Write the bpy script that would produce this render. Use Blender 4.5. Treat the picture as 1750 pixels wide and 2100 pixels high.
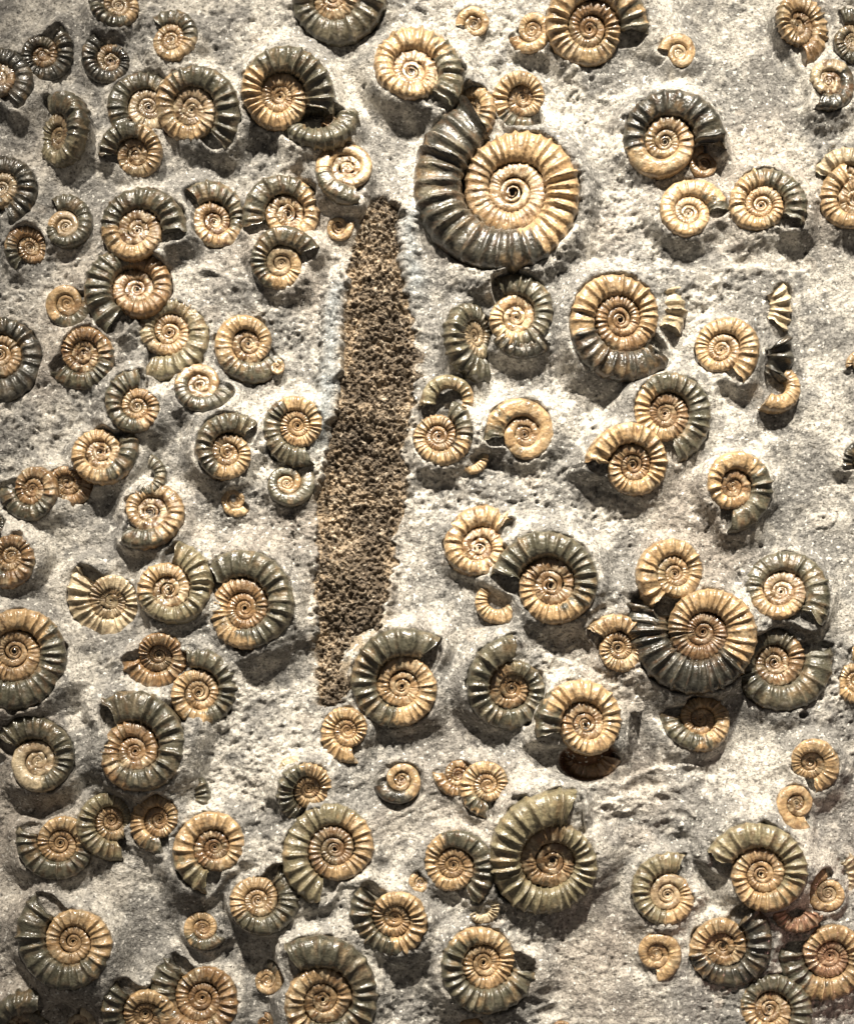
import bpy, math, random
import numpy as np
from mathutils import Matrix, Vector

# ------------------------------------------------------------------ scene, camera, light
scene = bpy.context.scene
for o in list(bpy.data.objects):
    bpy.data.objects.remove(o, do_unlink=True)
COL = scene.collection
S = 0.24 / 1750.0            # metres per layout unit (1750 units = 24 cm of slab across)
CX, CY = 875.0, 1050.0

CAM_D, CAM_DROP = 0.46, 0.075
cam_data = bpy.data.cameras.new('camera')
cam = bpy.data.objects.new('camera', cam_data)
COL.objects.link(cam)
scene.camera = cam
cam.location = (0.0, -CAM_D, -CAM_DROP)
cam.rotation_euler = (math.radians(90), 0, 0)
FRAME_H = 2100 * S
cam_data.sensor_fit = 'VERTICAL'
cam_data.sensor_height = 36.0
cam_data.lens = 36.0 * CAM_D / FRAME_H
cam_data.shift_y = CAM_DROP / FRAME_H
cam_data.clip_start, cam_data.clip_end = 0.01, 20.0
scene.render.resolution_x, scene.render.resolution_y = 853, 1024

world = bpy.data.worlds.new('World')
scene.world = world
world.use_nodes = True
bg = world.node_tree.nodes['Background']
bg.inputs[0].default_value = (1.0, 0.90, 0.80, 1)
bg.inputs[1].default_value = 0.085

def spot(name, loc, aim, watts, angle, blend, radius, colour):
    l = bpy.data.lights.new(name, 'SPOT')
    l.energy, l.spot_size, l.spot_blend, l.shadow_soft_size = watts, math.radians(angle), blend, radius
    l.color = colour
    o = bpy.data.objects.new(name, l)
    COL.objects.link(o)
    o.location = loc
    o.rotation_euler = (Vector(aim) - Vector(loc)).to_track_quat('-Z', 'Y').to_euler()
    return o

spot('display_spotlight', (0.12, -0.50, 0.58), (0.055, 0, 0.03), 37.0, 29, 1.0, 0.016, (1.0, 0.92, 0.79))
spot('display_spotlight', (-0.17, -0.46, 0.58), (-0.005, 0, -0.07), 30.0, 35, 1.0, 0.016, (1.0, 0.91, 0.78))
spot('pink_accent_light', (0.50, -0.30, -0.22), (0.15, 0, -0.13), 1.6, 17, 1.0, 0.02, (1.0, 0.52, 0.42))

vs = scene.view_settings
vs.view_transform = 'Standard'
vs.look = 'None'
vs.exposure = 0.58
vs.gamma = 1.0
vs.use_curve_mapping = False

# ------------------------------------------------------------------ noise
def _hash(ix, iy, iz, seed):
    h = (ix.astype(np.uint32) * np.uint32(374761393) + iy.astype(np.uint32) * np.uint32(668265263)
         + iz.astype(np.uint32) * np.uint32(2147483647) + np.uint32(seed * 974634777 & 0xffffffff))
    h = (h ^ (h >> np.uint32(13))) * np.uint32(1274126177)
    h = h ^ (h >> np.uint32(16))
    return (h & np.uint32(0xffffff)).astype(np.float32) / np.float32(0xffffff) * 2 - 1

def vn2(x, y, seed=0):
    xf, yf = np.floor(x), np.floor(y)
    ix, iy = xf.astype(np.int64), yf.astype(np.int64)
    fx, fy = (x - xf).astype(np.float32), (y - yf).astype(np.float32)
    ux, uy = fx * fx * (3 - 2 * fx), fy * fy * (3 - 2 * fy)
    z = np.zeros_like(ix)
    a = _hash(ix, iy, z, seed); b = _hash(ix + 1, iy, z, seed)
    c = _hash(ix, iy + 1, z, seed); d = _hash(ix + 1, iy + 1, z, seed)
    return a + (b - a) * ux + (c - a) * uy + (a - b - c + d) * ux * uy

def fbm2(x, y, wl, octaves=4, gain=0.5, seed=0):
    r, amp, tot, f = 0, 1.0, 0.0, 1.0 / wl
    for o in range(octaves):
        ca, sa = math.cos(o * 1.1 + seed), math.sin(o * 1.1 + seed)
        r = r + amp * vn2((x * ca - y * sa) * f + 17.3 * o, (x * sa + y * ca) * f - 9.1 * o, seed * 31 + o)
        tot += amp; amp *= gain; f *= 2.03
    return r / tot

def vn3(x, y, z, seed=0):
    xf, yf, zf = np.floor(x), np.floor(y), np.floor(z)
    ix, iy, iz = xf.astype(np.int64), yf.astype(np.int64), zf.astype(np.int64)
    fx, fy, fz = x - xf, y - yf, z - zf
    ux, uy, uz = fx*fx*(3-2*fx), fy*fy*(3-2*fy), fz*fz*(3-2*fz)
    r = 0
    for dx in (0, 1):
        for dy in (0, 1):
            for dz in (0, 1):
                w = (ux if dx else 1-ux) * (uy if dy else 1-uy) * (uz if dz else 1-uz)
                r = r + w * _hash(ix+dx, iy+dy, iz+dz, seed)
    return r

def fbm3(p, wl, octaves=3, gain=0.5, seed=0):
    r, amp, tot, f = 0, 1.0, 0.0, 1.0 / wl
    for o in range(octaves):
        r = r + amp * vn3(p[..., 0]*f + 5.7*o, p[..., 1]*f + 3.3*o, p[..., 2]*f - 8.1*o, seed*31 + o)
        tot += amp; amp *= gain; f *= 2.03
    return r / tot

def sstep(a, b, x):
    t = np.clip((x - a) / (b - a), 0, 1)
    return t * t * (3 - 2 * t)

# ------------------------------------------------------------------ materials
def new_mat(name):
    m = bpy.data.materials.new(name)
    m.use_nodes = True
    nt = m.node_tree
    return m, nt, nt.nodes['Principled BSDF']

def nd(nt, kind, **kw):
    n = nt.nodes.new(kind)
    for k, v in kw.items():
        if k in n.inputs.keys():
            n.inputs[k].default_value = v
        else:
            setattr(n, k, v)
    return n

def noise(nt, coord, scale, detail=3.0, rough=0.6):
    n = nd(nt, 'ShaderNodeTexNoise', Scale=scale, Detail=detail, Roughness=rough)
    nt.links.new(coord, n.inputs['Vector'])
    return n.outputs['Fac']

def ramp(nt, fac, stops):
    r = nt.nodes.new('ShaderNodeValToRGB')
    while len(r.color_ramp.elements) < len(stops):
        r.color_ramp.elements.new(0.5)
    for e, (p, c) in zip(r.color_ramp.elements, stops):
        e.position = p
        e.color = (c, c, c, 1) if isinstance(c, (int, float)) else (*c, 1)
    nt.links.new(fac, r.inputs['Fac'])
    return r.outputs['Color']

def mix(nt, kind, fac, a, b):
    m = nt.nodes.new('ShaderNodeMix')
    m.data_type = 'RGBA'
    m.blend_type = kind
    for sock, v in ((m.inputs[0], fac), (m.inputs[6], a), (m.inputs[7], b)):
        if hasattr(v, 'is_output'):
            nt.links.new(v, sock)
        else:
            sock.default_value = v
    return m.outputs[2]

def rock_material():
    m, nt, p = new_mat('limestone')
    co = nt.nodes.new('ShaderNodeTexCoord').outputs['Object']
    at = nt.nodes.new('ShaderNodeAttribute'); at.attribute_name = 'col'
    c = at.outputs['Color']
    c = mix(nt, 'MULTIPLY', 1.0, c, ramp(nt, noise(nt, co, 560, 4, 0.75), [(0.31, 0.34), (0.44, 0.86), (0.58, 1.1), (0.70, 1.6)]))
    c = mix(nt, 'MULTIPLY', 1.0, c, ramp(nt, noise(nt, co, 1300, 2, 0.6), [(0.30, 0.32), (0.44, 0.88), (0.6, 1.05), (0.75, 1.4)]))
    fl = ramp(nt, noise(nt, co, 760, 2, 0.5), [(0.62, 0.0), (0.68, 1.0)])
    c = mix(nt, 'MIX', fl, c, (0.68, 0.66, 0.61, 1))
    dk = ramp(nt, noise(nt, co, 640, 3, 0.7), [(0.29, 1.0), (0.355, 0.0)])
    c = mix(nt, 'MIX', dk, c, (0.075, 0.065, 0.05, 1))
    nt.links.new(c, p.inputs['Base Color'])
    p.inputs['Roughness'].default_value = 0.75
    p.inputs['Specular IOR Level'].default_value = 0.25
    b = nd(nt, 'ShaderNodeBump', Strength=1.0, Distance=0.0009)
    nt.links.new(noise(nt, co, 1100, 4, 0.7), b.inputs['Height'])
    nt.links.new(b.outputs['Normal'], p.inputs['Normal'])
    return m

def shell_material():
    m, nt, p = new_mat('polished_shell')
    co = nt.nodes.new('ShaderNodeTexCoord').outputs['Object']
    at = nt.nodes.new('ShaderNodeAttribute'); at.attribute_name = 'col'
    c = at.outputs['Color']
    f1 = noise(nt, co, 420, 4, 0.65)
    c = mix(nt, 'MULTIPLY', 0.85, c, ramp(nt, f1, [(0.30, 0.30), (0.45, 0.85), (0.56, 1.05), (0.7, 1.6)]))
    c = mix(nt, 'MULTIPLY', 0.5, c, ramp(nt, noise(nt, co, 1500, 2, 0.6), [(0.3, 0.5), (0.5, 1.0), (0.7, 1.3)]))
    du = ramp(nt, noise(nt, co, 230, 5, 0.75), [(0.55, 0.0), (0.69, 0.26)])
    c = mix(nt, 'MIX', du, c, (0.33, 0.30, 0.25, 1))
    nt.links.new(c, p.inputs['Base Color'])
    rr = ramp(nt, noise(nt, co, 300, 3, 0.6), [(0.35, 0.18), (0.65, 0.40)])
    rr = mix(nt, 'MIX', du, rr, (0.8, 0.8, 0.8, 1))
    nt.links.new(rr, p.inputs['Roughness'])
    cw = ramp(nt, noise(nt, co, 230, 5, 0.75), [(0.48, 0.55), (0.62, 0.08)])
    nt.links.new(cw, p.inputs['Coat Weight'])
    p.inputs['Specular IOR Level'].default_value = 0.55
    p.inputs['Coat Weight'].default_value = 0.85
    p.inputs['Coat Roughness'].default_value = 0.07
    p.inputs['Coat IOR'].default_value = 1.5
    b = nd(nt, 'ShaderNodeBump', Strength=0.8, Distance=0.0005)
    nt.links.new(noise(nt, co, 750, 3, 0.6), b.inputs['Height'])
    nt.links.new(b.outputs['Normal'], p.inputs['Normal'])
    return m

def wood_material():
    m, nt, p = new_mat('petrified_wood')
    co = nt.nodes.new('ShaderNodeTexCoord').outputs['Object']
    at = nt.nodes.new('ShaderNodeAttribute'); at.attribute_name = 'col'
    c = at.outputs['Color']
    c = mix(nt, 'MULTIPLY', 1.0, c, ramp(nt, noise(nt, co, 900, 4, 0.7), [(0.30, 0.35), (0.48, 0.9), (0.62, 1.3), (0.72, 2.0)]))
    nt.links.new(c, p.inputs['Base Color'])
    p.inputs['Roughness'].default_value = 0.7
    b = nd(nt, 'ShaderNodeBump', Strength=0.8, Distance=0.0006)
    nt.links.new(noise(nt, co, 1000, 3, 0.7), b.inputs['Height'])
    nt.links.new(b.outputs['Normal'], p.inputs['Normal'])
    return m

ROCK, SHELL, WOOD = rock_material(), shell_material(), wood_material()

# ------------------------------------------------------------------ mesh helpers
def make_mesh(name, verts, faces, cols, mat, smooth=True):
    me = bpy.data.meshes.new(name)
    verts = np.ascontiguousarray(verts, np.float32)
    faces = np.ascontiguousarray(faces, np.int32)
    n = faces.shape[1]
    me.vertices.add(len(verts)); me.vertices.foreach_set('co', verts.ravel())
    me.loops.add(faces.size); me.loops.foreach_set('vertex_index', faces.ravel())
    me.polygons.add(len(faces)); me.polygons.foreach_set('loop_start', np.arange(0, faces.size, n, dtype=np.int32))
    me.update(calc_edges=True)
    me.polygons.foreach_set('use_smooth', np.full(len(faces), smooth))
    ca = me.color_attributes.new('col', 'FLOAT_COLOR', 'POINT')
    ca.data.foreach_set('color', np.concatenate([cols, np.ones((len(cols), 1))], 1).astype(np.float32).ravel())
    me.materials.append(mat)
    me.validate()
    return me

def link(name, mesh, parent=None):
    o = bpy.data.objects.new(name, mesh)
    COL.objects.link(o)
    o.parent = parent
    return o

def grid_faces(nu, nv, wrap_v=False):
    i = np.arange(nu - 1)[:, None]
    j = np.arange(nv if wrap_v else nv - 1)[None, :]
    j2 = (j + 1) % nv
    f = np.stack([i*nv + j, (i+1)*nv + j, (i+1)*nv + j2, i*nv + j2], -1)
    return f.reshape(-1, 4)

UPRIGHT = Matrix.Rotation(math.radians(90), 3, 'X')    # slab frame (x right, y up, z out) -> world
def world_at(x, y, z):
    return UPRIGHT @ Vector(((x - CX) * S, (CY - y) * S, z * S))

# ------------------------------------------------------------------ the fossils (layout table)
L, Rr = 1, -1     # coiling: L anticlockwise outwards, Rr clockwise outwards
# x, y, R, coil, mouth angle, dark degrees, colours (body, whorls, centre), label, options
F = []
def A(x, y, R, d, ap, dark, cols, label, **k):
    k.update(x=x, y=y, R=R * (1.10 if R < 90 else 1.06), d=d, ap=ap, dark=dark, cols=cols, label=label)
    F.append(k)

# ---- top left
A(243, 13, 54, Rr, 175, 120, 'gtp', 'dark ammonite with pale centre cut by the top edge, left part', z=.2)
A(352, 83, 64, L, 130, 125, 'gtt', 'tan-centred ammonite with dark ribbed crown near the top left corner', z=.22)
A(227, 126, 60, Rr, 120, 300, 'kbb', 'shadowed brown ammonite below the pale-centred one at the top edge', z=.05)
A(88, 114, 66, L, 60, 320, 'kgb', 'blackish ammonite deep in shadow at the top left corner', z=0)
A(-4, 160, 78, Rr, 300, 330, 'kkb', 'large black ribbed ammonite cut by the left edge, uppermost there', z=.1)
A(124, 281, 90, L, 112, 125, 'goo', 'tall tilted olive ammonite right of the left edge, second row', tilt=(180, 38), rib=.09, z=.05)
A(305, 220, 80, L, 225, 150, 'gpp', 'grey ribbed ammonite tucked behind the left of a larger pale-centred one', z=.0)
A(393, 225, 106, Rr, 308, 185, 'gtp', 'dark ribbed ammonite with pale tan centre and long mouth running down right', z=.2)
A(279, 317, 71, L, 185, 110, 'gtt', 'small ammonite with worn tan centre and black ribbed left side', z=.12, tilt=(270, 14))
A(3, 387, 84, Rr, 285, 320, 'ktp', 'black ribbed ammonite with small pale centre cut by left edge', z=.1)
A(136, 466, 64, L, 120, 300, 'gtp', 'ammonite whose smooth peach disc sits in a dark half-buried whorl', z=.12, rib=.07, sm=(310, 1500))
A(62, 509, 52, L, 240, 60, 'gbt', 'small brown ribbed ammonite wedged beside the peach disc one', z=.0, tilt=(0, 25))
A(281, 473, 101, Rr, 350, 165, 'gtt', 'finely ribbed ammonite, grey above and tan below, left of the brown wood', z=.2)
A(440, 456, 80, L, 140, 160, 'gtb', 'ammonite with rough crystalline brown centre in a grey hollow', z=-.06, mottle=1)
A(590, 440, 88, L, 205, 150, 'gtt', 'dim ammonite with dark left ribs just above left of the wood top', z=-.05, mottle=.5)
A(573, 198, 112, Rr, 338, 165, 'gtt', 'ammonite with rough tan centre and blunt dark mouth, top centre left', z=.25)
A(645, 250, 84, L, 12, 330, 'ggb', 'dark ribbed crescent of an ammonite under the blunt-mouthed one', z=.02, tilt=(90, 32), arc=420)
A(714, 346, 75, L, 290, 105, 'gtt', 'smooth tan ammonite with ribbed grey lower edge above the wood tip', z=.2, rib=.06, tilt=(60, 14), sm=(110, 1500))
A(694, 466, 31, L, 20, 0, 'ttt', 'tiny smooth tan ammonite beside the upper left of the wood', z=.25, rib=.0)
A(576, 541, 78, Rr, 20, 200, 'gtp', 'ammonite with broad polished tan centre left of the wood', z=.2, rib=.09, sm=(330, 1500))
# ---- top centre and right
A(681, -6, 114, L, 25, 330, 'ggt', 'big grey ammonite cut by the top edge, centre left', z=.1)
A(843, 147, 113, Rr, 310, 85, 'gtt', 'tan ammonite with dark blunt mouth, top centre', z=.25)
A(964, 226, 60, Rr, 270, 40, 'ott', 'pale ribbed ammonite squeezed behind the top of the largest one', z=.0, tilt=(180, 30))
A(1071, 202, 73, L, 300, 90, 'gtb', 'brown-centred ammonite above right of the largest ammonite', z=.15, ribs=24)
A(972, 50, 38, L, 190, 0, 'ttt', 'tiny tan smooth ammonite at the top, left of its twin', z=.15, rib=.02)
A(1090, 63, 48, Rr, 195, 20, 'btt', 'small tan ammonite with open pit touching a ribbed one at top', z=.2, rib=.04)
A(1207, 60, 122, Rr, 352, 40, 'gtb', 'large tan ammonite with purple-brown centre cut by the top edge', z=.15)
A(1391, 111, 43, L, 175, 0, 'ttp', 'small smooth tan ammonite alone on pale rock, upper right', z=.25, rib=.0)
A(1362, 291, 118, Rr, 350, 200, 'ktt', 'black ribbed ammonite with smooth golden lower whorl, upper right', z=.2, sm=(205, 330))
A(1442, 336, 40, Rr, 90, 0, 'bbb', 'tiny brown ammonite tucked under the gold-bottomed black one', z=.15, rib=.03)
A(1410, 438, 78, Rr, 2, 18, 'gtt', 'tan ammonite with short mouth reaching towards its grey-topped neighbour', z=.2, rib=.07)
A(1559, 422, 88, Rr, 328, 130, 'gtt', 'ammonite half tan half grey, right of the tan short-mouthed one', z=.2)
A(1752, 410, 76, Rr, 100, 0, 'ttt', 'tan ribbed ammonite cut by the right edge, upper part', z=.2)
A(1738, 372, 70, L, 170, 0, 'opp', 'pale buried ammonite rim behind the tan one at right edge', z=-.12)
A(1634, 53, 76, Rr, 275, 50, 'btb', 'brown oval ammonite cut by the top edge near the right corner', z=.15, tilt=(0, 26))
A(1745, 85, 62, L, 120, 330, 'ggo', 'grey rough ammonite cut by the right edge near the top', z=.05, mottle=.6)
A(1697, 168, 64, Rr, 240, 150, 'kpp', 'damaged black and white ammonite close to the top right corner', z=.25, rib=.03, rough=.08, tilt=(45, 14), mottle=.8)
A(1050, 395, 211, Rr, 113, 165, 'ktt', 'largest ammonite, black ribbed body chamber and tan coiled centre', z=.14, ribs=31, W=1.97, cover=.25, mottle=.0, dip=.08)
# ---- left, second band
A(139, 623, 58, L, 15, 150, 'gtt', 'small ammonite with smooth tan centre on dark collar near left edge', z=.15, rib=.05, sm=(150, 1500))
A(281, 594, 112, L, 245, 135, 'gbb', 'brown ammonite with dark lower-left mouth, under the finely ribbed one', z=.02)
A(348, 682, 100, Rr, 240, 150, 'oot', 'olive ribbed ammonite emerging beneath a brown one', z=-.12)
A(172, 726, 77, Rr, 205, 155, 'gbt', 'ammonite with speckled brown centre and dark fine-ribbed rim near left', z=.15, ribs=26, mottle=.7)
A(0, 726, 100, Rr, 260, 330, 'kkt', 'big black ribbed ammonite cut by the left edge, mid upper', z=.08)
A(509, 706, 84, L, 330, 110, 'gtt', 'ammonite with broken rough lower whorl left of the wood', z=.02, rib=.06, mottle=.5)
A(567, 754, 18, L, 90, 0, 'ttt', 'tiniest ammonite, stuck on the broken whorl', z=.9, rib=0)
A(281, 835, 73, Rr, 80, 200, 'gbt', 'ammonite with dark scalloped left side and brown lower right', z=.15)
A(412, 790, 68, L, 352, 170, 'gtt', 'ammonite with raised smooth caramel centre over grey ribbed skirt', z=.2, rib=.07, tilt=(80, 14), sm=(180, 1500))
A(207, 929, 78, L, 35, 90, 'gtt', 'tan ammonite with white-tipped whorl and grey right ribs', z=.2)
A(68, 1004, 72, Rr, 170, 180, 'gbb', 'brown ammonite with dark lower ribs, overlapping another near left edge', z=.15)
A(138, 990, 54, L, 20, 0, 'obt', 'tan ammonite mostly hidden behind a brown one at left', z=.02, mottle=.6)
A(466, 928, 80, Rr, 42, 180, 'gtt', 'ammonite with pale flared lip and glossy tan lower whorl', z=.2)
A(610, 873, 80, L, 295, 180, 'gtt', 'tan and grey ammonite touching the left edge of the wood', z=.2)
A(588, 992, 56, L, 30, 260, 'ggt', 'smooth green-grey ammonite with small tan eye, left of the wood', z=.15, rib=.02)
A(481, 1027, 34, L, 330, 0, 'btt', 'tiny broken tan ammonite left of the green-grey one', z=.15, rib=.04, rough=.07)
A(308, 1050, 82, Rr, 225, 70, 'gtt', 'tan ammonite with short grey mouth at lower left, mid left', z=.2, mottle=.6)
A(303, 985, 46, L, 80, 330, 'ggg', 'small dark whorl piece above the tan ammonite, mid left', z=.0, arc=200, k=.42)
A(23, 1141, 68, Rr, 200, 60, 'gbt', 'brown worn ammonite cut by the left edge, middle', z=.2, mottle=.5)
A(-14, 1078, 42, L, 300, 330, 'kkk', 'small black shell at the left edge above a brown ammonite', z=.0)
# ---- centre right, second band
A(970, 690, 92, L, 300, 330, 'gop', 'strongly tilted grey ammonite with arching ribs right of the wood', z=.10, tilt=(0, 46), ribs=24)
A(1057, 651, 88, L, 122, 205, 'gtt', 'ammonite with smooth caramel centre and dark hooked top, below the largest', z=.2, sm=(330, 1500))
A(1062, 668, 76, L, 325, 330, 'kkk', 'black whorl hidden below the hook-topped ammonite', z=-.03, arc=110, k=.32)
A(1270, 656, 132, L, 322, 145, 'ktb', 'large ammonite with tan crown and black ribbed lower half', z=.14, ribs=26, W=1.9, cover=.3)
A(1270, 650, 134, L, 36, 0, 'ppp', 'pale tan fan of ribs behind the black-and-tan ammonite', z=-.02, arc=54, k=.22, rib=.2, ribs=30)
A(1478, 718, 78, Rr, 300, 0, 'ttt', 'sandy ribbed ammonite beside dark leaf-like whorl fragments', z=.15, rib=.08)
A(1538, 738, 86, L, 42, 330, 'kkk', 'dark leaf-lobed whorl fragment between sandy ammonite and tan hook', z=.0, arc=80, k=.42, rib=.3, ribs=13)
A(1545, 622, 80, Rr, 318, 0, 'ppp', 'pale ribbed sliver with a dark hollow, right of centre', z=.14, arc=80, k=.40, rib=.18, ribs=22)
A(1590, 790, 58, Rr, 232, 0, 'ttt', 'smooth tan hook-shaped shell fragment near the right edge', z=.1, arc=185, k=.44, rib=.06)
A(1362, 848, 104, Rr, 282, 205, 'gtd', 'olive-grey ammonite with very dark brown sunken centre', z=.12)
A(1296, 954, 95, L, 180, 0, 'btb', 'caramel-brown ammonite with pointed tip at its left', z=.25, tilt=(300, 12), mottle=.6)
A(1501, 997, 95, Rr, 262, 140, 'gtb', 'ammonite with detached grey tail curling beneath it, right side', z=.15, ribs=16)
A(923, 830, 60, L, 190, 120, 'ott', 'arched olive whorl open below, right of the wood', z=.0, arc=215, k=.36, rib=.09)
A(899, 896, 75, L, 68, 95, 'gtb', 'tan ammonite with grey ribbed horn at top right, by the wood', z=.15)
A(962, 940, 38, L, 30, 30, 'ott', 'small curved ribbed fragment below the horned ammonite', z=.05, arc=150, k=.38)
A(1075, 891, 79, L, 190, 32, 'gtt', 'golden ammonite with amber worn right side and grey ribs at left', z=.2, rib=.05, sm=(60, 400))
# ---- centre, third band
A(982, 1124, 90, Rr, 38, 0, 'ttb', 'tan ammonite partly hidden behind a grey crested one, centre', z=.05, mottle=.8)
A(1129, 1200, 122, L, 172, 205, 'gtd', 'grey crested ammonite with dark brown glossy centre, centre right', z=.22)
A(1018, 1228, 55, L, 335, 0, 'ttt', 'light tan ribbed hook-shaped shell beside the crested ammonite', z=.12, arc=215, k=.42)
A(823, 1407, 124, Rr, 48, 215, 'gtt', 'grey ammonite with bright caramel disc centre at the wood foot', z=.18, ribs=25)
A(713, 1498, 64, L, 290, 0, 'ttt', 'small caramel ammonite just below the foot of the wood', z=.2, ribs=24)
A(1048, 1412, 108, Rr, 86, 330, 'gob', 'olive-grey ammonite with brown centre and upturned mouth, centre', z=.12)
A(1200, 1485, 104, L, 200, 65, 'gtd', 'tan ammonite with speckled dark centre over a brown hollow', z=.22)
A(1206, 1538, 66, L, 345, 330, 'bbb', 'dark brown hollow mould below the speckle-centred tan ammonite', z=-.22, arc=160, k=.4, rib=.08)
A(1382, 1177, 84, L, 240, 12, 'ttt', 'tan ammonite touching the top of the large tan-and-black one', z=.2)
A(1440, 1296, 157, Rr, 152, 170, 'ktd', 'large ammonite with smooth-ribbed tan half and black body chamber, right', z=.22, W=2.15, ribs=30)
A(1600, 1214, 104, Rr, 312, 230, 'gtd', 'grey ammonite with dark red-brown centre near the right edge', z=.1)
A(1587, 1359, 116, L, 18, 320, 'gbd', 'dark ammonite lying lowest under the large tan-and-black one', z=-.12)
A(1267, 1329, 72, L, 150, 0, 'btt', 'small brown-tan ammonite against the left of the large tan-and-black one', z=.12, mottle=.5)
A(1435, 1475, 77, Rr, 170, 105, 'gtt', 'half-hidden tan and grey ammonite under the large tan-and-black one', z=.0)
A(1755, 1395, 64, L, 100, 0, 'ttt', 'tan oval ammonite cut by the right edge, lower middle', z=.2, tilt=(180, 35))
A(1660, 1564, 63, Rr, 278, 0, 'ttt', 'pale sandy ammonite alone near right edge, above a smaller one', z=.2, rib=.06)
A(1632, 1648, 54, L, 300, 0, 'tto', 'smooth olive-tan small ammonite under the pale sandy one', z=.2, rib=.01)
A(1768, 945, 46, L, 200, 330, 'kgg', 'dark ammonite barely showing at the right edge, middle', z=.1)
A(1762, 745, 28, L, 200, 0, 'ttt', 'small tan shell barely showing at the right edge', z=.2)
# ---- left, third band
A(228, 1232, 92, Rr, 128, 0, 'ppo', 'cream flattened ammonite with fan-like ribs and dark eye, left', z=-.12, rib=.24, ribs=26, flat=.6)
A(346, 1209, 96, L, 84, 230, 'ott', 'tan-eyed ammonite with mottled grey body rising to a peak', z=.18, rough=.05)
A(503, 1248, 124, L, 137, 225, 'gtb', 'tall grey-crowned ammonite with orange-brown coil, left of wood foot', z=.2, ribs=26)
A(30, 1336, 124, Rr, 235, 165, 'gtt', 'big olive-tan ammonite cut by the left edge, lower middle', z=.22)
A(326, 1344, 74, Rr, 187, 15, 'bbd', 'brown ammonite with dark pit behind a grey-topped one', z=.08)
A(408, 1420, 89, L, 115, 205, 'gtt', 'ammonite with tan left ribs and grey hood overlapping a brown one', z=.18, tilt=(0, 14))
A(278, 1541, 127, L, 128, 245, 'gbb', 'large grey ammonite with chocolate-speckled centre, lower left', z=.22, mottle=.7)
A(79, 1561, 97, L, 150, 215, 'gpp', 'grey ribbed ammonite with smooth pale disc near left edge', z=.25, sm=(225, 1500))
# ---- bottom left
A(228, 1683, 78, L, 290, 200, 'oot', 'olive half-shell with wavy ribs below the chocolate-speckled ammonite', z=-.08, tilt=(0, 20))
A(327, 1681, 68, L, 280, 20, 'gtb', 'tan-brown ammonite in shadow below the chocolate-speckled one', z=.08)
A(375, 1640, 60, L, 75, 330, 'ggg', 'small grey ribbed fragment right of the chocolate-speckled ammonite', z=.02, arc=110, k=.4)
A(124, 1729, 90, Rr, 155, 190, 'gtt', 'dark-skirted ammonite with tan coil near lower left edge', z=.2)
A(440, 1737, 95, L, 262, 65, 'otd', 'light tan strongly ribbed ammonite with dark brown coil, lower left', z=.2, ribs=18)
A(150, 1931, 122, Rr, 125, 205, 'gtt', 'large dark ammonite with golden coil and raised mouth, bottom left', z=.28)
A(529, 1847, 88, L, 60, 210, 'gtt', 'ammonite with golden coil and grey fringe, bottom left of centre', z=.2)
A(417, 1903, 48, L, 340, 110, 'gtt', 'tiny tan ammonite beside the grey fringe of a larger one', z=.25, rib=.04)
A(415, 2047, 112, Rr, 124, 75, 'gbb', 'reddish-brown ammonite near the bottom with a tall grey tan-tipped mouth', z=.12)
A(298, 2080, 93, Rr, 122, 110, 'gtt', 'tan ammonite cut by the bottom edge with dark mouth at left', z=.18)
A(55, 2098, 80, Rr, 60, 330, 'ggo', 'grey ribbed ammonite on its side in the bottom left corner', z=.05, tilt=(270, 42))
A(165, 2100, 38, L, 90, 0, 'ppp', 'pale lumpy shell at the bottom edge near left corner', z=.1, rib=.03, rough=.08)
A(549, 2010, 40, L, 92, 60, 'gtt', 'small tan ammonite hugging a large grey one at the bottom', z=.2, rib=.04)
A(542, 2098, 22, L, 90, 0, 'bbb', 'tiny brown shell cut by the bottom edge', z=.2, rib=0)
# ---- bottom centre
A(686, 1741, 118, L, 255, 215, 'otd', 'olive-grey ammonite with dark coil and tail pointing down, bottom centre', z=.2, ribs=25)
A(661, 2050, 137, L, 128, 235, 'gtt', 'big grey ammonite with white-flecked brown centre at bottom edge', z=.22, mottle=1)
A(810, 1881, 97, Rr, 130, 160, 'gtt', 'golden-faced ammonite with grey ribbed left side, bottom centre', z=.2)
A(861, 1812, 25, Rr, 100, 0, 'ttt', 'tiny tan shell between golden-faced ammonite and its upper right neighbour', z=.2, rib=.03)
A(929, 1774, 88, Rr, 300, 165, 'gtt', 'ammonite with peach left shoulder and grey right ribs, bottom centre', z=.15)
A(1131, 1766, 150, Rr, 70, 210, 'oob', 'large olive-grey ammonite with brown coil and tall top, bottom centre', z=.15, ribs=28, W=1.95)
A(822, 1600, 52, Rr, 190, 100, 'ktt', 'small tan ammonite set in a dark round hollow', z=.0, rib=.01)
A(999, 1610, 63, L, 272, 45, 'gtt', 'small light caramel ammonite overlapping a rough brown one', z=.3, ribs=24)
A(938, 1590, 50, Rr, 170, 0, 'bbb', 'rough brown ammonite behind the small light caramel one', z=.0, mottle=1)
A(990, 1974, 116, L, 354, 205, 'gtt', 'peach ammonite with grey ribbed skirt and mouth at right, bottom centre', z=.2, ribs=25)
A(970, 2116, 44, L, 0, 0, 'ttt', 'tan shell top showing at the bottom edge below the peach ammonite', z=.15)
A(1152, 2114, 32, L, 0, 0, 'bbb', 'low brown shell at the bottom edge, right of centre', z=.0)
A(632, 1617, 68, L, 250, 150, 'gtt', 'small tilted ammonite capped with white rock, below the wood', z=.12, tilt=(320, 26), rough=.05)
A(985, 1862, 40, L, 60, 0, 'rpp', 'crushed pinkish shell rubble below the peach-shouldered ammonite', z=.0, arc=210, k=.46, rib=.10, rough=.13)
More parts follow.
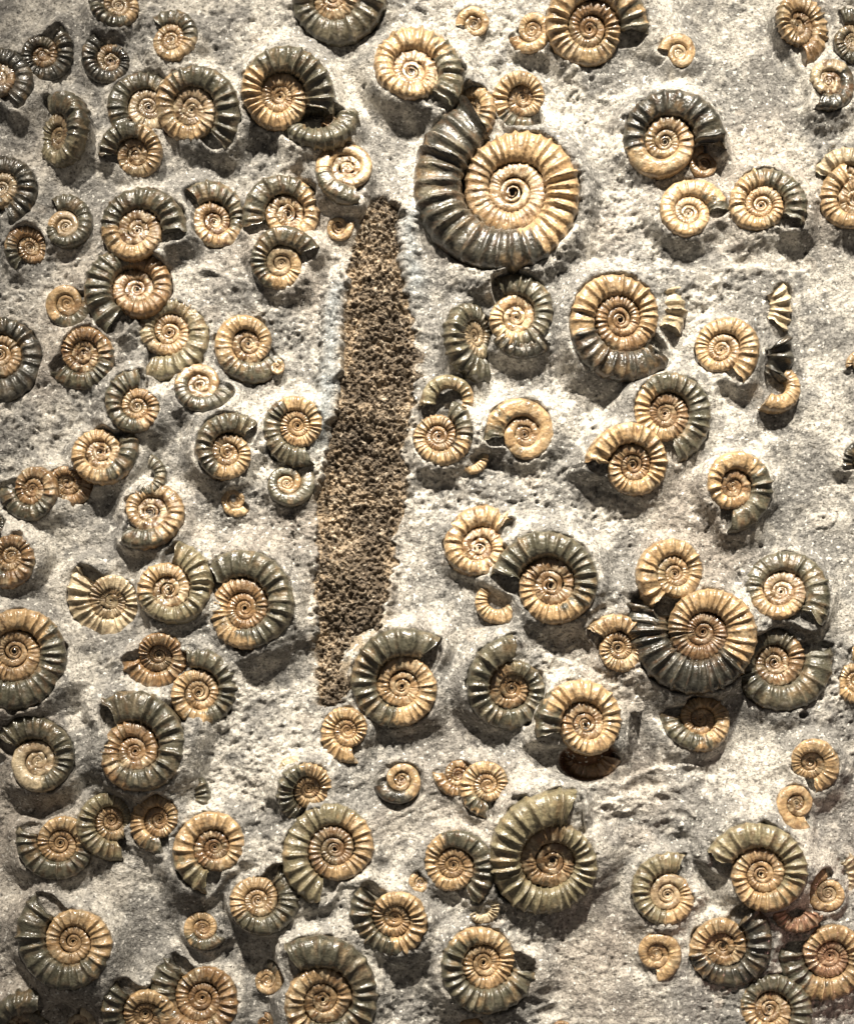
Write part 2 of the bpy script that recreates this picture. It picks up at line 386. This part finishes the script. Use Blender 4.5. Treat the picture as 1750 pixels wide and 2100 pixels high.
A(600, 1585, 36, Rr, 20, 0, 'ppp', 'whitish worn shell lump below left of the wood foot', z=.1, arc=240, k=.5, rib=.04, rough=.10)
# ---- bottom right
A(1561, 1792, 116, L, 165, 200, 'ott', 'buff-topped ammonite with pale coil and blunt mouth, lower right', z=.3)
A(1367, 1835, 85, Rr, 62, 190, 'otp', 'grey ribbed ammonite with smooth cream centre, lower right', z=.2, sm=(330, 1500))
A(1344, 1956, 56, Rr, 270, 0, 'ttt', 'small rounded tan ammonite below the cream-centred one', z=.25, rib=.03)
A(1481, 1941, 105, L, 62, 215, 'ktt', 'golden ammonite with black right side under the buff-topped one', z=.05)
A(1696, 1832, 50, Rr, 90, 0, 'ttp', 'smooth small tan ammonite at right of the buff-topped one', z=.2, rib=.03)
A(1704, 1800, 62, L, 60, 0, 'opp', 'pale buried rim behind the smooth small tan ammonite', z=-.1, arc=200, k=.30)
A(1624, 1858, 58, L, 345, 0, 'prr', 'pinkish ribbed crescent under the buff-topped ammonite', z=.1, arc=170, k=.42)
A(1700, 1960, 104, Rr, 170, 60, 'gtr', 'reddish ammonite lit pink at the right edge, near bottom', z=.1)
A(1576, 2070, 84, Rr, 312, 205, 'gtt', 'grey hooded ammonite with tan coil at the bottom right edge', z=.2)

# ------------------------------------------------------------------ rock slab
STEP = 2.85
gx = np.arange(-150, 1901, STEP)
gy = np.arange(-150, 2251, STEP)
GX, GY = np.meshgrid(gx, gy, indexing='ij')

def low_height(x, y):
    x, y = np.asarray(x, float), np.asarray(y, float)
    h = 26 * fbm2(x, y, 520, 2, .5, 3) + 19 * fbm2(x, y, 170, 2, .5, 5)
    return h

def piece(v, xs, ys):
    return np.interp(v, xs, ys)

WY = [405, 440, 500, 560, 620, 700, 760, 830, 900, 1000, 1050, 1100, 1150, 1200, 1260, 1310, 1350, 1400, 1450]
WL = [748, 738, 725, 712, 708, 703, 700, 690, 680, 662, 655, 652, 650, 650, 650, 650, 652, 655, 657]
WR = [802, 818, 812, 820, 835, 850, 850, 845, 835, 828, 825, 815, 805, 790, 778, 765, 748, 728, 705]

LOWH = low_height(GX, GY)
H = LOWH.copy()
# ledges and broken banks
def ledge(x0, y0, x1, y1, drop, width):
    """a broken step in the bed: rock on the lower side of the line stands higher, falling off over width"""
    global H
    ux, uy = x1 - x0, y1 - y0
    ln = math.hypot(ux, uy); ux, uy = ux / ln, uy / ln
    jag = 14 * fbm2(GX, GY, 60, 3, .55, 11)
    t = (GX - x0) * ux + (GY - y0) * uy
    d = -(GX - x0) * uy + (GY - y0) * ux + jag
    along = sstep(-40, 30, t) * sstep(ln + 40, ln - 30, t)
    H += along * drop * sstep(-4, 5, d) * np.exp(-np.clip(d, 0, None) / width)
ledge(1330, 548, 1640, 560, 18, 70)
ledge(1120, 1618, 1450, 1560, 14, 60)
ledge(1180, 1660, 1420, 1590, 12, 50)
ledge(380, 540, 520, 590, 16, 40)
ledge(1130, 1340, 1320, 1440, 8, 60)

rng = random.Random(7)
def outline(f, al):
    """outer radius of the coil seen at angle al (radians)"""
    back = ((math.radians(f['ap']) - al) * f['d']) % (2 * math.pi)
    gap = np.clip((2 * math.pi - back) / .5, 0, 1)          # the bed closes smoothly round the mouth
    gap = gap * gap * (3 - 2 * gap)
    return f['R'] * (f['W'] ** (-back / (2 * math.pi)) * gap + (1 - gap) * .96)

for f in F:
    f.setdefault('W', 1.92 + 0.16 * rng.random())
    f.setdefault('ribs', rng.choice([21, 22, 23, 24, 25, 26]))
    f['rib'] = f.get('rib', .125) * 1.55
    f['rw'] = .125 + .05 * rng.random()
    f.setdefault('dip', .11)
    f.setdefault('cover', rng.choice([.4, .6, .9, 1.3]))
    f['clog'] = f.get('clog', rng.choice([0, .1, .3, .6, .9]))
    f.setdefault('z', .1)
    f.setdefault('flat', .95 + .18 * rng.random())
    f.setdefault('mottle', .15)
    f.setdefault('rough', .018)
    f.setdefault('tilt', (rng.uniform(0, 360), rng.uniform(4, 17)))
    f['base'] = float(low_height(np.array([f['x']]), np.array([f['y']]))[0])
    zt = (f['base'] + (f['z'] + .06) * f['R']) * S / CAM_D          # nearer things sit a little closer to the lens axis
    f['x'] = CX + (f['x'] - CX) * (1 - zt)
    f['y'] = CY + CAM_DROP / S + (f['y'] - CY - CAM_DROP / S) * (1 - zt)
    f['R'] *= 1 - zt
    if 'k' not in f:
        f['k'] = (1 - 1 / f['W']) / (1 + 1 / f['W']) * 1.05
    f['seed'] = rng.randrange(1, 9999)

def local_polar(f):
    R = f['R']
    pad = R * 1.9 + 30
    i0, i1 = np.searchsorted(gx, [f['x'] - pad, f['x'] + pad])
    j0, j1 = np.searchsorted(gy, [f['y'] - pad, f['y'] + pad])
    if i1 <= i0 or j1 <= j0:
        return None
    X, Y = GX[i0:i1, j0:j1] - f['x'], -(GY[i0:i1, j0:j1] - f['y'])
    td, ta = math.radians(f['tilt'][0]), math.radians(f['tilt'][1])
    cx_ = X * math.cos(td) + Y * math.sin(td); sy_ = -X * math.sin(td) + Y * math.cos(td)
    cxs = cx_ / max(.5, math.cos(ta))
    X2 = cxs * math.cos(td) - sy_ * math.sin(td); Y2 = cxs * math.sin(td) + sy_ * math.cos(td)
    d = np.hypot(X2, Y2) - outline(f, np.arctan2(Y2, X2))
    return i0, i1, j0, j1, d, -(cx_ * math.tan(ta))

whole = [f for f in F if not ('arc' in f and f['arc'] < 300)]
frags = [f for f in F if 'arc' in f and f['arc'] < 300]
for f in whole:
    f['zmid'] = f['base'] + (f['z'] + .06) * f['R']
for f in sorted(whole, key=lambda q: q['z']):          # matrix rising to meet each shell
    R = f['R']
    lp = local_polar(f)
    if lp is None:
        continue
    i0, i1, j0, j1, d, tl = lp
    gxs, gys = GX[i0:i1, j0:j1], GY[i0:i1, j0:j1]
    nz = fbm2(gxs, gys, 30 + R * .35, 3, .55, f['seed'])
    nz2 = fbm2(gxs, gys, 60 + R * .5, 2, .5, f['seed'] + 1)
    width = R * (.32 + .46 * nz2) + 13
    w = sstep(1, 0, np.clip(d / width, 0, 1)) ** 1.5
    sub = H[i0:i1, j0:j1]
    tgt = f['zmid'] + tl * .8 + R * (.04 + .19 * nz2 + .08 * nz)
    tgt = np.minimum(tgt, f['base'] + .46 * R)
    H[i0:i1, j0:j1] = sub + w * (np.maximum(tgt, sub) - sub)
for f in whole:                                        # and staying below its mid plane inside the coil
    lp = local_polar(f)
    if lp is None:
        continue
    i0, i1, j0, j1, d, tl = lp
    R = f['R']
    sub = H[i0:i1, j0:j1]
    nz = fbm2(GX[i0:i1, j0:j1], GY[i0:i1, j0:j1], 22 + R * .2, 3, .55, f['seed'] + 5)
    ins = sstep(.02 * R, -.09 * R, d + R * .20 * (nz + .12) * f.get('cover', 1))
    cap = f['zmid'] - .10 * R + tl
    H[i0:i1, j0:j1] = sub * (1 - ins) + np.minimum(sub, cap) * ins

# sunken hollows: the mould under the speckle-centred ammonite, the pocket of the small tan one, small drill-like pits
def hollow(x, y, rx, ry, depth, edge=.25):
    global H
    q = np.hypot((GX - x) / rx, (GY - y) / ry) + .10 * fbm2(GX, GY, 30, 2, .5, 21)
    H -= depth * sstep(1.0, 1.0 - edge, q)
hollow(1207, 1560, 64, 44, 34, .2)
hollow(1600, 612, 26, 30, 26, .5)
hollow(818, 1610, 58, 60, 16, .4)
for (x, y, r_) in [(747, 184, 5), (800, 322, 4), (1645, 1467, 11), (1215, 884, 7), (1300, 1500, 4), (962, 1618, 6),
                   (468, 198, 6), (445, 108, 7), (160, 1232, 7), (1440, 640, 5), (1690, 1060, 5), (1560, 1120, 6), (760, 1840, 7),
                   (700, 1858, 5), (690, 1050, 4), (1100, 1030, 5), (1180, 1040, 4), (1650, 520, 6), (1500, 520, 4), (1290, 1120, 4)]:
    hollow(x, y, r_, r_ * .8, r_ * 2.2, .6)

# bed beside the wood
def wood_edges(y):
    a = piece(y, WY, WL) + 22 * fbm2(y, y * 0 + 3, 60, 5, .85, 71)
    b = piece(y, WY, WR) + 32 * fbm2(y, y * 0 + 9, 75, 5, .85, 73)
    return a, b
wl, wr = wood_edges(GY)
vis = sstep(395, 430, GY) * sstep(1465, 1420, GY)
bank = np.exp(-((GX - (wl - 25)) / 22) ** 2) * sstep(540, 600, GY) * sstep(980, 880, GY)
H += 20 * bank * (1 + .5 * fbm2(GX, GY, 50, 3, .5, 31))
gro = np.exp(-((GX - (wl - 50 + 6 * fbm2(GX, GY, 120, 2, .5, 8))) / 4) ** 2) * sstep(560, 640, GY) * sstep(1330, 1250, GY)
H -= 9 * gro
bank2 = np.exp(-((GX - (wr + 26)) / 20) ** 2) * sstep(420, 460, GY) * sstep(640, 560, GY)
H += 20 * bank2 * (1 + .6 * fbm2(GX, GY, 40, 3, .6, 35))
inside = sstep(-3, 4, GX - wl) * sstep(3, -4, GX - wr) * vis
H += 17 * vis * np.exp(-((GX - wl + 7) / 8) ** 2) * sstep(-.2, .4, fbm2(GX, GY, 45, 2, .5, 33))
H += 14 * vis * np.exp(-((GX - wr - 8) / 9) ** 2) * sstep(-.2, .4, fbm2(GX, GY, 45, 2, .5, 34))
H_bed = low_height(GX, GY) + 4
H -= 34 * inside

# grain
c1_ = fbm2(GX, GY, 240, 2, .5, 42)
g1 = fbm2(GX, GY, 40, 3, .5, 41)
g2 = fbm2(GX, GY, 8.5, 2, .6, 43)
rid = 1 - np.abs(fbm2(GX * .55 + GY * .12, GY, 24, 3, .55, 47)) * 2
region = sstep(-.25, .45, fbm2(GX, GY, 210, 3, .5, 49))          # smooth chalky beds against coarse pitted ones
H += 7 * np.abs(fbm2(GX, GY, 85, 3, .55, 44)) * region + 5.5 * g1 + (2.0 + 2.4 * region) * g2 + 3.0 * (rid - .5) * region
pit = fbm2(GX, GY, 10, 2, .5, 53)
H -= 5.2 * sstep(.40, .56, pit) * (.25 + .75 * region)
chip = fbm2(GX, GY * 1.4, 62, 2, .5, 55)
H += 4 * (np.floor(chip * 5 + .35 * g2) / 5) * sstep(-.1, .4, c1_)
ta_ = fbm2(GX, GY, 400, 1, .5, 57) * 1.2 + .5                    # scrape marks of the preparation tools
scr = fbm2((GX * np.cos(.45) - GY * np.sin(.45)) * .16, GX * np.sin(.45) + GY * np.cos(.45), 7, 2, .5, 58)
H += 2.4 * scr * sstep(0, .35, fbm2(GX, GY, 260, 2, .5, 59))
# low crumpled ridges of broken shell beds, lower right and elsewhere
for (x, y, rx, ry, a_) in [(1310, 1640, 190, 60, .2), (1420, 1700, 120, 90, .5), (1080, 2050, 120, 60, .1), (450, 560, 70, 50, .4), (1420, 600, 130, 50, .1), (980, 1000, 120, 60, .2)]:
    m_ = np.exp(-(((GX - x) / rx) ** 2 + ((GY - y) / ry) ** 2))
    fold = 1 - 2 * np.abs(fbm2(GX * math.cos(a_) + GY * math.sin(a_), (GY * math.cos(a_) - GX * math.sin(a_)) * 1.8, 58, 3, .55, 67))
    H += m_ * 9 * (fold - .5)
ghost = np.zeros_like(H)                                          # worn shell ghosts and nodules flush with the bed
grn = random.Random(3)
gl = [(1306, 1712, 34), (1177, 1944, 38), (1224, 1979, 30), (1195, 1885, 22), (1130, 745, 18), (690, 1130, 20), (1230, 1790, 18), (420, 1095, 24), (560, 1110, 18)]
gl += [(grn.uniform(30, 1720), grn.uniform(30, 2080), grn.uniform(10, 26)) for _ in range(46)]
for (x, y, r_) in gl:
    i0, i1 = np.searchsorted(gx, [x - r_ * 1.6, x + r_ * 1.6]); j0, j1 = np.searchsorted(gy, [y - r_ * 1.6, y + r_ * 1.6])
    sx, sy = GX[i0:i1, j0:j1], GY[i0:i1, j0:j1]
    q_ = np.hypot((sx - x) / r_, (sy - y) / (r_ * grn.uniform(.55, .95))) + .25 * fbm2(sx, sy, 16, 3, .6, 68)
    m_ = sstep(1.0, .86, q_)
    ghost[i0:i1, j0:j1] = np.maximum(ghost[i0:i1, j0:j1], m_ * grn.uniform(.3, .9))
    H[i0:i1, j0:j1] += m_ * grn.uniform(-2, 4)
for f in frags:                                        # broken pieces lie half sunk in the finished surface
    am = math.radians(f['ap'] - f['d'] * f['arc'] / 2)
    rm = f['R'] * .8
    fx, fy = f['x'] + rm * math.cos(am), f['y'] - rm * math.sin(am)
    ii, jj = np.clip(int((fx + 150) / STEP), 4, len(gx) - 5), np.clip(int((fy + 150) / STEP), 4, len(gy) - 5)
    f['zmid'] = float(H[ii-4:ii+5, jj-4:jj+5].mean()) + f['z'] * f['R']

# colour of the stone itself: cool grey, cream and brownish beds
c1 = fbm2(GX, GY, 330, 3, .55, 61)[..., None]
c2 = fbm2(GX, GY, 70, 4, .6, 63)[..., None]
c3 = fbm2(GX, GY, 22, 3, .6, 65)[..., None]
grey = np.array([.26, .25, .232]); cream = np.array([.55, .52, .465]); warm = np.array([.35, .30, .25]); blue = np.array([.30, .325, .335])
colr = grey + (cream - grey) * sstep(-.25, .35, c2 + .5 * c3)
colr = colr + (warm - colr) * (.55 * sstep(.05, .5, c1))
colr = colr + (np.array([.50, .45, .39]) - colr) * (ghost * .7)[..., None]
bl = (np.clip(bank + bank2, 0, 1) * .8)[..., None]
colr = colr + (blue - colr) * bl
nearw = (np.exp(-np.clip(np.maximum(wl - GX, GX - wr), 0, None) / 9) * vis)[..., None]
colr = colr + (np.array([.34, .26, .165]) - colr) * nearw * .75 * sstep(-.1, .25, fbm2(GX, GY, 26, 3, .6, 69))[..., None]
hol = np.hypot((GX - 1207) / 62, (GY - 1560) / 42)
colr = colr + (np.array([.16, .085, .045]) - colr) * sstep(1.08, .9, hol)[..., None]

nx, ny = GX.shape
V = np.stack([(GX - CX) * S, (CY - GY) * S, H * S], -1).reshape(-1, 3)
Fc = grid_faces(nx, ny)[:, ::-1]
Fc = Fc[:, ::-1] if False else Fc
# side walls and back so the slab is a solid block
ring = np.concatenate([np.arange(ny), (np.arange(1, nx)) * ny + ny - 1, (nx - 1) * ny + np.arange(ny - 2, -1, -1), np.arange(nx - 2, 0, -1) * ny])
back = V[ring].copy(); back[:, 2] = -200 * S
b0 = len(V)
nr = len(ring)
idx = np.arange(nr); idn = (idx + 1) % nr
walls = np.stack([ring[idx], ring[idn], b0 + idn, b0 + idx], -1)
ci = [0, ny - 1, ny - 1 + nx - 1, 2 * (ny - 1) + nx - 1]
backf = np.array([[b0 + ci[3], b0 + ci[2], b0 + ci[1], b0 + ci[0]]])
V = np.concatenate([V, back])
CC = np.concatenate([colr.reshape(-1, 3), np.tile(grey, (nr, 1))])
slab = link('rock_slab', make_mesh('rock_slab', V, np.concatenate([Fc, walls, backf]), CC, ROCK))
slab.rotation_euler = (math.radians(90), 0, 0)
slab['kind'] = 'structure'
slab['label'] = 'pale grey speckled limestone slab with rough granular surface'

# ------------------------------------------------------------------ fossil wood
nu, nv = 110, 800
vv = np.linspace(398, 1455, nv)[:, None] + np.zeros((1, nu))
uu = np.linspace(-.06, 1.06, nu)[None, :] + np.zeros((nv, 1))
wl2, wr2 = wood_edges(vv)
xx = wl2 + (wr2 - wl2) * uu
xx = xx + 2.0 * fbm2(xx, vv, 6, 1, .5, 75); yy = vv + 2.0 * fbm2(xx + 90, vv, 6, 1, .5, 77)
i_ = np.clip(((xx + 150) / STEP).astype(int), 0, nx - 1); j_ = np.clip(((yy + 150) / STEP).astype(int), 0, ny - 1)
zb = H_bed[i_, j_]
prof = sstep(-.06, .10, uu) * sstep(1.06, .90, uu)
clump = fbm2(xx, yy * .75, 22, 3, .6, 79)
grain = np.abs(fbm2(xx, yy * .8, 6, 2, .6, 81))
stepn = np.floor(fbm2(xx, yy * .8, 5.5, 1, .5, 83) * 3.2) / 3.2
big = fbm2(xx, yy * .5, 90, 3, .55, 84)
fib = 1 - 2 * np.abs(fbm2(xx, yy * .22, 15, 2, .5, 86))            # lengthwise fibres
zz = zb - 7 + prof * (17 * big + 4 * (fib - .4) + 9 * clump + 6 * stepn - 6 * grain + 2.5 * fbm2(xx, yy, 4, 1, .5, 85)) - 9 * np.exp(-((uu - .62) / .16) ** 2) * sstep(560, 680, yy) * sstep(1180, 1000, yy)
crk = 1 - np.abs(fbm2(xx * .6, yy, 30, 2, .5, 88))                 # cross cracks
zz = zz - 3 * sstep(.95, .99, crk)
WV = np.stack([(xx - CX) * S, (CY - yy) * S, zz * S], -1).reshape(-1, 3)
m1 = fbm2(xx, yy, 40, 3, .6, 87)[..., None]; m2 = fbm2(xx, yy, 7, 2, .6, 89)[..., None]; m3 = fbm2(xx, yy, 160, 2, .5, 91)[..., None]
w0, w1 = np.array([.095, .071, .047]), np.array([.25, .195, .135])
wc = w0 + (w1 - w0) * sstep(-.25, .5, m1 + .6 * m2)
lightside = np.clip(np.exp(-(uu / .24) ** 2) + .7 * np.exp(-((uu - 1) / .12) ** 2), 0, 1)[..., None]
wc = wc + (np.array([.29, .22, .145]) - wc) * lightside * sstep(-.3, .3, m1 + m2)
wc = wc + (np.array([.042, .03, .02]) - wc) * sstep(-.15, .3, m3 + .6 * m2 - .3 * lightside + .25 * (sstep(600, 700, yy) * sstep(900, 780, yy) * sstep(.3, .6, uu))[..., None]) * .85
wc = wc + (np.array([.42, .36, .28]) - wc) * sstep(.42, .66, m2)
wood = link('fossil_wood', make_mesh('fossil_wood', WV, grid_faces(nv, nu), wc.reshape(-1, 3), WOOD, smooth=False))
wood.rotation_euler = (math.radians(90), 0, 0)
wood['label'] = 'long rough brown strip of fossil wood running down the middle of the slab'
wood['category'] = 'fossil wood'

# ------------------------------------------------------------------ ammonites
PAL = {'t': (.37, .25, .13), 'p': (.49, .40, .265), 'b': (.22, .13, .06), 'd': (.088, .047, .024), 'g': (.076, .071, .049),
       'k': (.040, .038, .030), 'o': (.185, .16, .098), 'r': (.37, .215, .14)}
PAL = {k: np.array(v) for k, v in PAL.items()}

def tube(f, th, nphi, rs):
    """rings of the coiled tube at growth angles th (0 = mouth, negative = backwards), in layout units"""
    W, k, R, d = f['W'], f['k'], f['R'], f['d']
    c = R / (1 + k) * W ** (th / (2 * math.pi))
    ph = np.linspace(0, 2 * math.pi, nphi, endpoint=False)
    T, P = np.meshgrid(th, ph, indexing='ij')
    near = sstep(-math.radians(26), 0, T)               # ragged broken lip
    T = T - near * (math.radians(6) * (fbm2(np.cos(P) * 2.2 + 40, np.sin(P) * 2.2 + f['seed'], 1.0, 2, .5, 4) + .6))
    c = None
    Cc = R / (1 + k) * W ** (T / (2 * math.pi)) * (1 + .022 * np.sin(T * 1.31 + f['seed']) + .012 * np.sin(T * 3.3 + f['seed'] * 2.1))
    turns = -T / (2 * math.pi)
    amp = f['rib'] * np.interp(turns, [0, 1.2, 2.0, 2.7, 3.2], [1, .95, .75, .35, 0])
    # rib phase: slightly bowed across the flank
    q = T * f['ribs'] / (2 * math.pi) + .22 * np.cos(P) + f['seed'] * .37
    jit = .16 * np.sin(T * 2.7 + f['seed']) + .12 * np.sin(T * 7.1 + f['seed'] * 1.7)
    pfrac = (q + jit) % 1.0 - .5
    ridge = np.exp(-(pfrac / f['rw']) ** 2) - 1.5 * f['rw']
    ridge *= .75 + .25 * np.sin(np.floor(q + jit) * 2.3 + f['seed'])
    mask = .35 + .65 * sstep(-.95, -.1, np.cos(P)) - (.10 if f['tilt'][1] > 25 else .62) * sstep(.55, .98, np.cos(P))
    pos0 = np.stack([Cc * np.cos(T), Cc * np.sin(T), P * Cc * k], -1)
    wear = sstep(-.65, -.05, fbm3(pos0, R * .55, 2, .5, f['seed']))
    for a_, b_ in ([f['sm']] if 'sm' in f else []):
        amp = amp * (1 - .92 * sstep(a_ - 18, a_ + 12, turns * 360) * sstep(b_ + 18, b_ - 12, turns * 360))
    hsh = _hash(np.floor(q + jit).astype(np.int64), np.full(T.shape, 3), np.full(T.shape, 5), f['seed'])
    rad = 1 + amp * ridge * mask * (.35 + .65 * wear) * (1 + .35 * hsh) / .58
    er = sstep(.20 - .22 * f['mottle'], .36 - .18 * f['mottle'], fbm3(pos0 + 4 * f['seed'], R * .34 + 6, 3, .6, 23)) * (.5 + .5 * f['mottle'])   # eroded, crystalline patches
    rad = rad * (1 - .055 * er) - er * (rad - 1) * .6
    cph, sph = np.cos(P), np.sin(P)
    se = .70
    rx = np.sign(cph) * np.abs(cph) ** se; rz = np.sign(sph) * np.abs(sph) ** se
    rr = Cc + Cc * k * rad * rx
    z = Cc * k * f['flat'] * (1 + (rad - 1) * 1.15) * rz
    if 'arc' not in f:
        z = z - R * f['dip'] * sstep(-math.radians(55), math.radians(8), T) ** 1.3
    cl = f['clog'] * sstep(.85, 1.25, turns + .25 * fbm3(pos0 + 9 * f['seed'], R * .3 + 4, 2, .5, 31)) if 'arc' not in f else 0 * T
    z = z * (1 - .45 * cl) + cl * R * .035 * fbm3(pos0 + 6 * f['seed'], R * .16 + 3, 2, .6, 33)
    ang = math.radians(f['ap']) + d * T
    p = np.stack([rr * np.cos(ang), rr * np.sin(ang), z], -1)
    n = fbm3(p + f['seed'], R * .20 + 5, 3, .55, 5)
    nrm = np.stack([rx * np.cos(ang), rx * np.sin(ang), rz], -1)
    p = p + nrm * (n * R * f['rough'] + fbm3(p + 2 * f['seed'], 9, 2, .5, 6) * (.7 + 2.0 * er + 2.6 * cl))[..., None]
    # colours
    body, mid, inn = (PAL[ch] for ch in f['cols'])
    inn = inn * .52 + .48 * PAL['b']
    e = fbm3(p + 3 * f['seed'], R * .30 + 6, 3, .6, 9)
    deg = turns * 360 + 70 * e + 26 * fbm3(p + 17 * f['seed'], 11, 2, .6, 29)
    col = np.zeros(p.shape) + mid
    s_in = sstep(330, 400, turns * 360 + 60 * e)[..., None]
    col = col + (inn - col) * s_in
    if f['dark'] > 5:
        s_d = sstep(f['dark'] + 5, f['dark'] - 5, deg)[..., None]
        col = col + (body - col) * s_d
        ol = (.35 * sstep(.15, .6, fbm3(p + 5 * f['seed'], R * .4 + 5, 3, .55, 12)))[..., None] * s_d
        col = col + (PAL['o'] - col) * ol
    gp = sstep(.12, .34, fbm3(p + 19 * f['seed'], R * .22 + 6, 3, .65, 37))[..., None] * (turns[..., None] * 360 > f['dark'])
    col = col + (PAL['o'] * .8 - col) * gp * .55                      # grey matrix stain on tan whorls
    tp = sstep(.20, .40, fbm3(p + 23 * f['seed'], R * .20 + 6, 3, .65, 39))[..., None] * (turns[..., None] * 360 < f['dark'])
    col = col + (PAL['t'] * .65 - col) * tp * .5                      # shell remnants on the dark casts
    erc = PAL['b'] * .8 + (PAL['p'] - PAL['b'] * .8) * sstep(-.1, .45, fbm3(p + 13 * f['seed'], 8, 2, .6, 25))[..., None]
    indark = np.zeros(T.shape) if f['dark'] <= 5 else sstep(f['dark'] + 5, f['dark'] - 5, deg)
    col = col + (erc - col) * np.clip(er * .8 * (1 - .75 * indark) + .65 * cl, 0, 1)[..., None]
    mo = fbm3(p + 7 * f['seed'], 10, 3, .6, 15)
    mo = mo + .16 * sstep(300, 420, turns * 360)
    dk = (sstep(.08, .36, mo) * (.45 + .5 * f['mottle']))[..., None]
    col = col + (PAL['d'] * 1.3 - col) * dk * (1 - .5 * (f['dark'] > 200))
    pl = (sstep(.15, .42, fbm3(p + 11 * f['seed'], 14, 3, .6, 19)) * (.25 + .5 * f['mottle']))[..., None]
    col = col + (PAL['p'] * 1.15 - col) * pl * np.where(turns[..., None] * 360 > f['dark'], 1, .35)
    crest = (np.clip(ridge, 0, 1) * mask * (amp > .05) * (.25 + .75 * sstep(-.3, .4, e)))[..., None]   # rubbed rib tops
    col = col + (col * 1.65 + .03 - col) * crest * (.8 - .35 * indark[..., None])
    col = col * (1 + .25 * e[..., None]) * rs
    return p, np.clip(col, .01, .9)

def ring_part(name, f, t0, t1, seg, nphi, parent, rs, cap0=False, cap1=False):
    th = np.linspace(t0, t1, seg)
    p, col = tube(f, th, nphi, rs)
    v, c = p.reshape(-1, 3) * S, col.reshape(-1, 3)
    fc = grid_faces(seg, nphi, True)
    if f['d'] > 0:
        fc = fc[:, ::-1]
    extra = []
    for on, ring_i, sgn in ((cap0, 0, 1), (cap1, seg - 1, -1)):
        if on:   # close a broken end with a shallow dished face
            rim = p[ring_i]
            prev = None
            for s_, push in ((.72, -.10), (.36, -.17), (.02, -.19)):
                ctr = rim.mean(0)
                tang = p[min(ring_i + 1, seg - 1)].mean(0) - p[max(ring_i - 1, 0)].mean(0)
                tang = tang / (np.linalg.norm(tang) + 1e-9) * (1 if ring_i else -1)
                rg = ctr + (rim - ctr) * s_ + tang * push * np.linalg.norm(rim[0] - ctr)
                rg = rg + fbm3(rg + f['seed'], 9, 2, .5, 3)[:, None] * f['R'] * .02
                base = len(v)
                v = np.concatenate([v, rg * S]); c = np.concatenate([c, col[ring_i] * .4 + .6 * np.array([.17, .165, .145])])
                a0 = (ring_i * nphi if prev is None else prev) + np.arange(nphi)
                a1 = (ring_i * nphi if prev is None else prev) + (np.arange(nphi) + 1) % nphi
                q = np.stack([a0, a1, base + (np.arange(nphi) + 1) % nphi, base + np.arange(nphi)], -1)
                extra.append(q if (sgn * f['d'] > 0) else q[:, ::-1])
                prev = base
    if extra:
        fc = np.concatenate([fc] + extra)
    return link(name, make_mesh(name, v, fc, c, SHELL), parent)

for f in F:
    R = f['R']
    zmid = f['zmid']
    root = bpy.data.objects.new('shell_fragment' if ('arc' in f and f['arc'] < 300) else 'ammonite', None)
    root.empty_display_size = R * S * .3
    COL.objects.link(root)
    td, ta = math.radians(f['tilt'][0]), math.radians(f['tilt'][1])
    ax = Vector((-math.sin(td), math.cos(td), 0))
    rot = UPRIGHT @ Matrix.Rotation(ta, 3, ax)
    root.matrix_world = Matrix.Translation(world_at(f['x'], f['y'], zmid)) @ rot.to_4x4()
    root['label'] = f['label']
    root['category'] = 'shell fragment' if ('arc' in f and f['arc'] < 300) else 'ammonite'
    root['group'] = 'broken shell pieces in the slab' if ('arc' in f and f['arc'] < 300) else 'ammonites in the limestone slab'
    rs = .88 + .24 * ((f['seed'] * 53) % 100) / 100
    q = min(1.0, .35 + R / 130)
    per_rib = 8 if R > 45 else 6
    nphi = int(13 + 9 * q)
    full = math.radians(f.get('arc', 360 * 4.7))
    if 'arc' in f and f['arc'] < 300:
        if f['dark'] > 5 and f['dark'] < f['arc']:
            a = -math.radians(f['dark'])
            ring_part('mouth_end', f, 0, a, max(10, int(f['ribs'] * per_rib * -a / 6.283)), nphi, root, rs, cap0=True)
            ring_part('whorl', f, a, -full, max(12, int(f['ribs'] * per_rib * (full + a) / 6.283)), nphi, root, rs, cap1=True)
        else:
            ring_part('whorl', f, 0, -full, max(20, int(f['ribs'] * per_rib * full / 6.283)), nphi, root, rs, True, True)
        continue
    dk = f['dark']
    d0 = math.radians(dk if 15 <= dk <= 300 else 300)
    ring_part('body_chamber', f, 0, -d0, int(f['ribs'] * per_rib * d0 / 6.283) + 6, nphi, root, rs, cap0=True)
    t2 = math.radians(300 + 100)
    ring_part('outer_whorl', f, -d0, -t2, int(f['ribs'] * per_rib * (t2 - d0) / 6.283) + 4, nphi, root, rs)
    t3 = min(full, math.radians(400 + 380))
    inner = ring_part('inner_whorls', f, -t2, -t3, int(f['ribs'] * (per_rib - 3) * (t3 - t2) / 6.283) + 4, max(10, nphi - 6), root, rs)
    if full > t3:
        ring_part('first_whorls', f, -t3, -full, 70, 10, inner, rs)
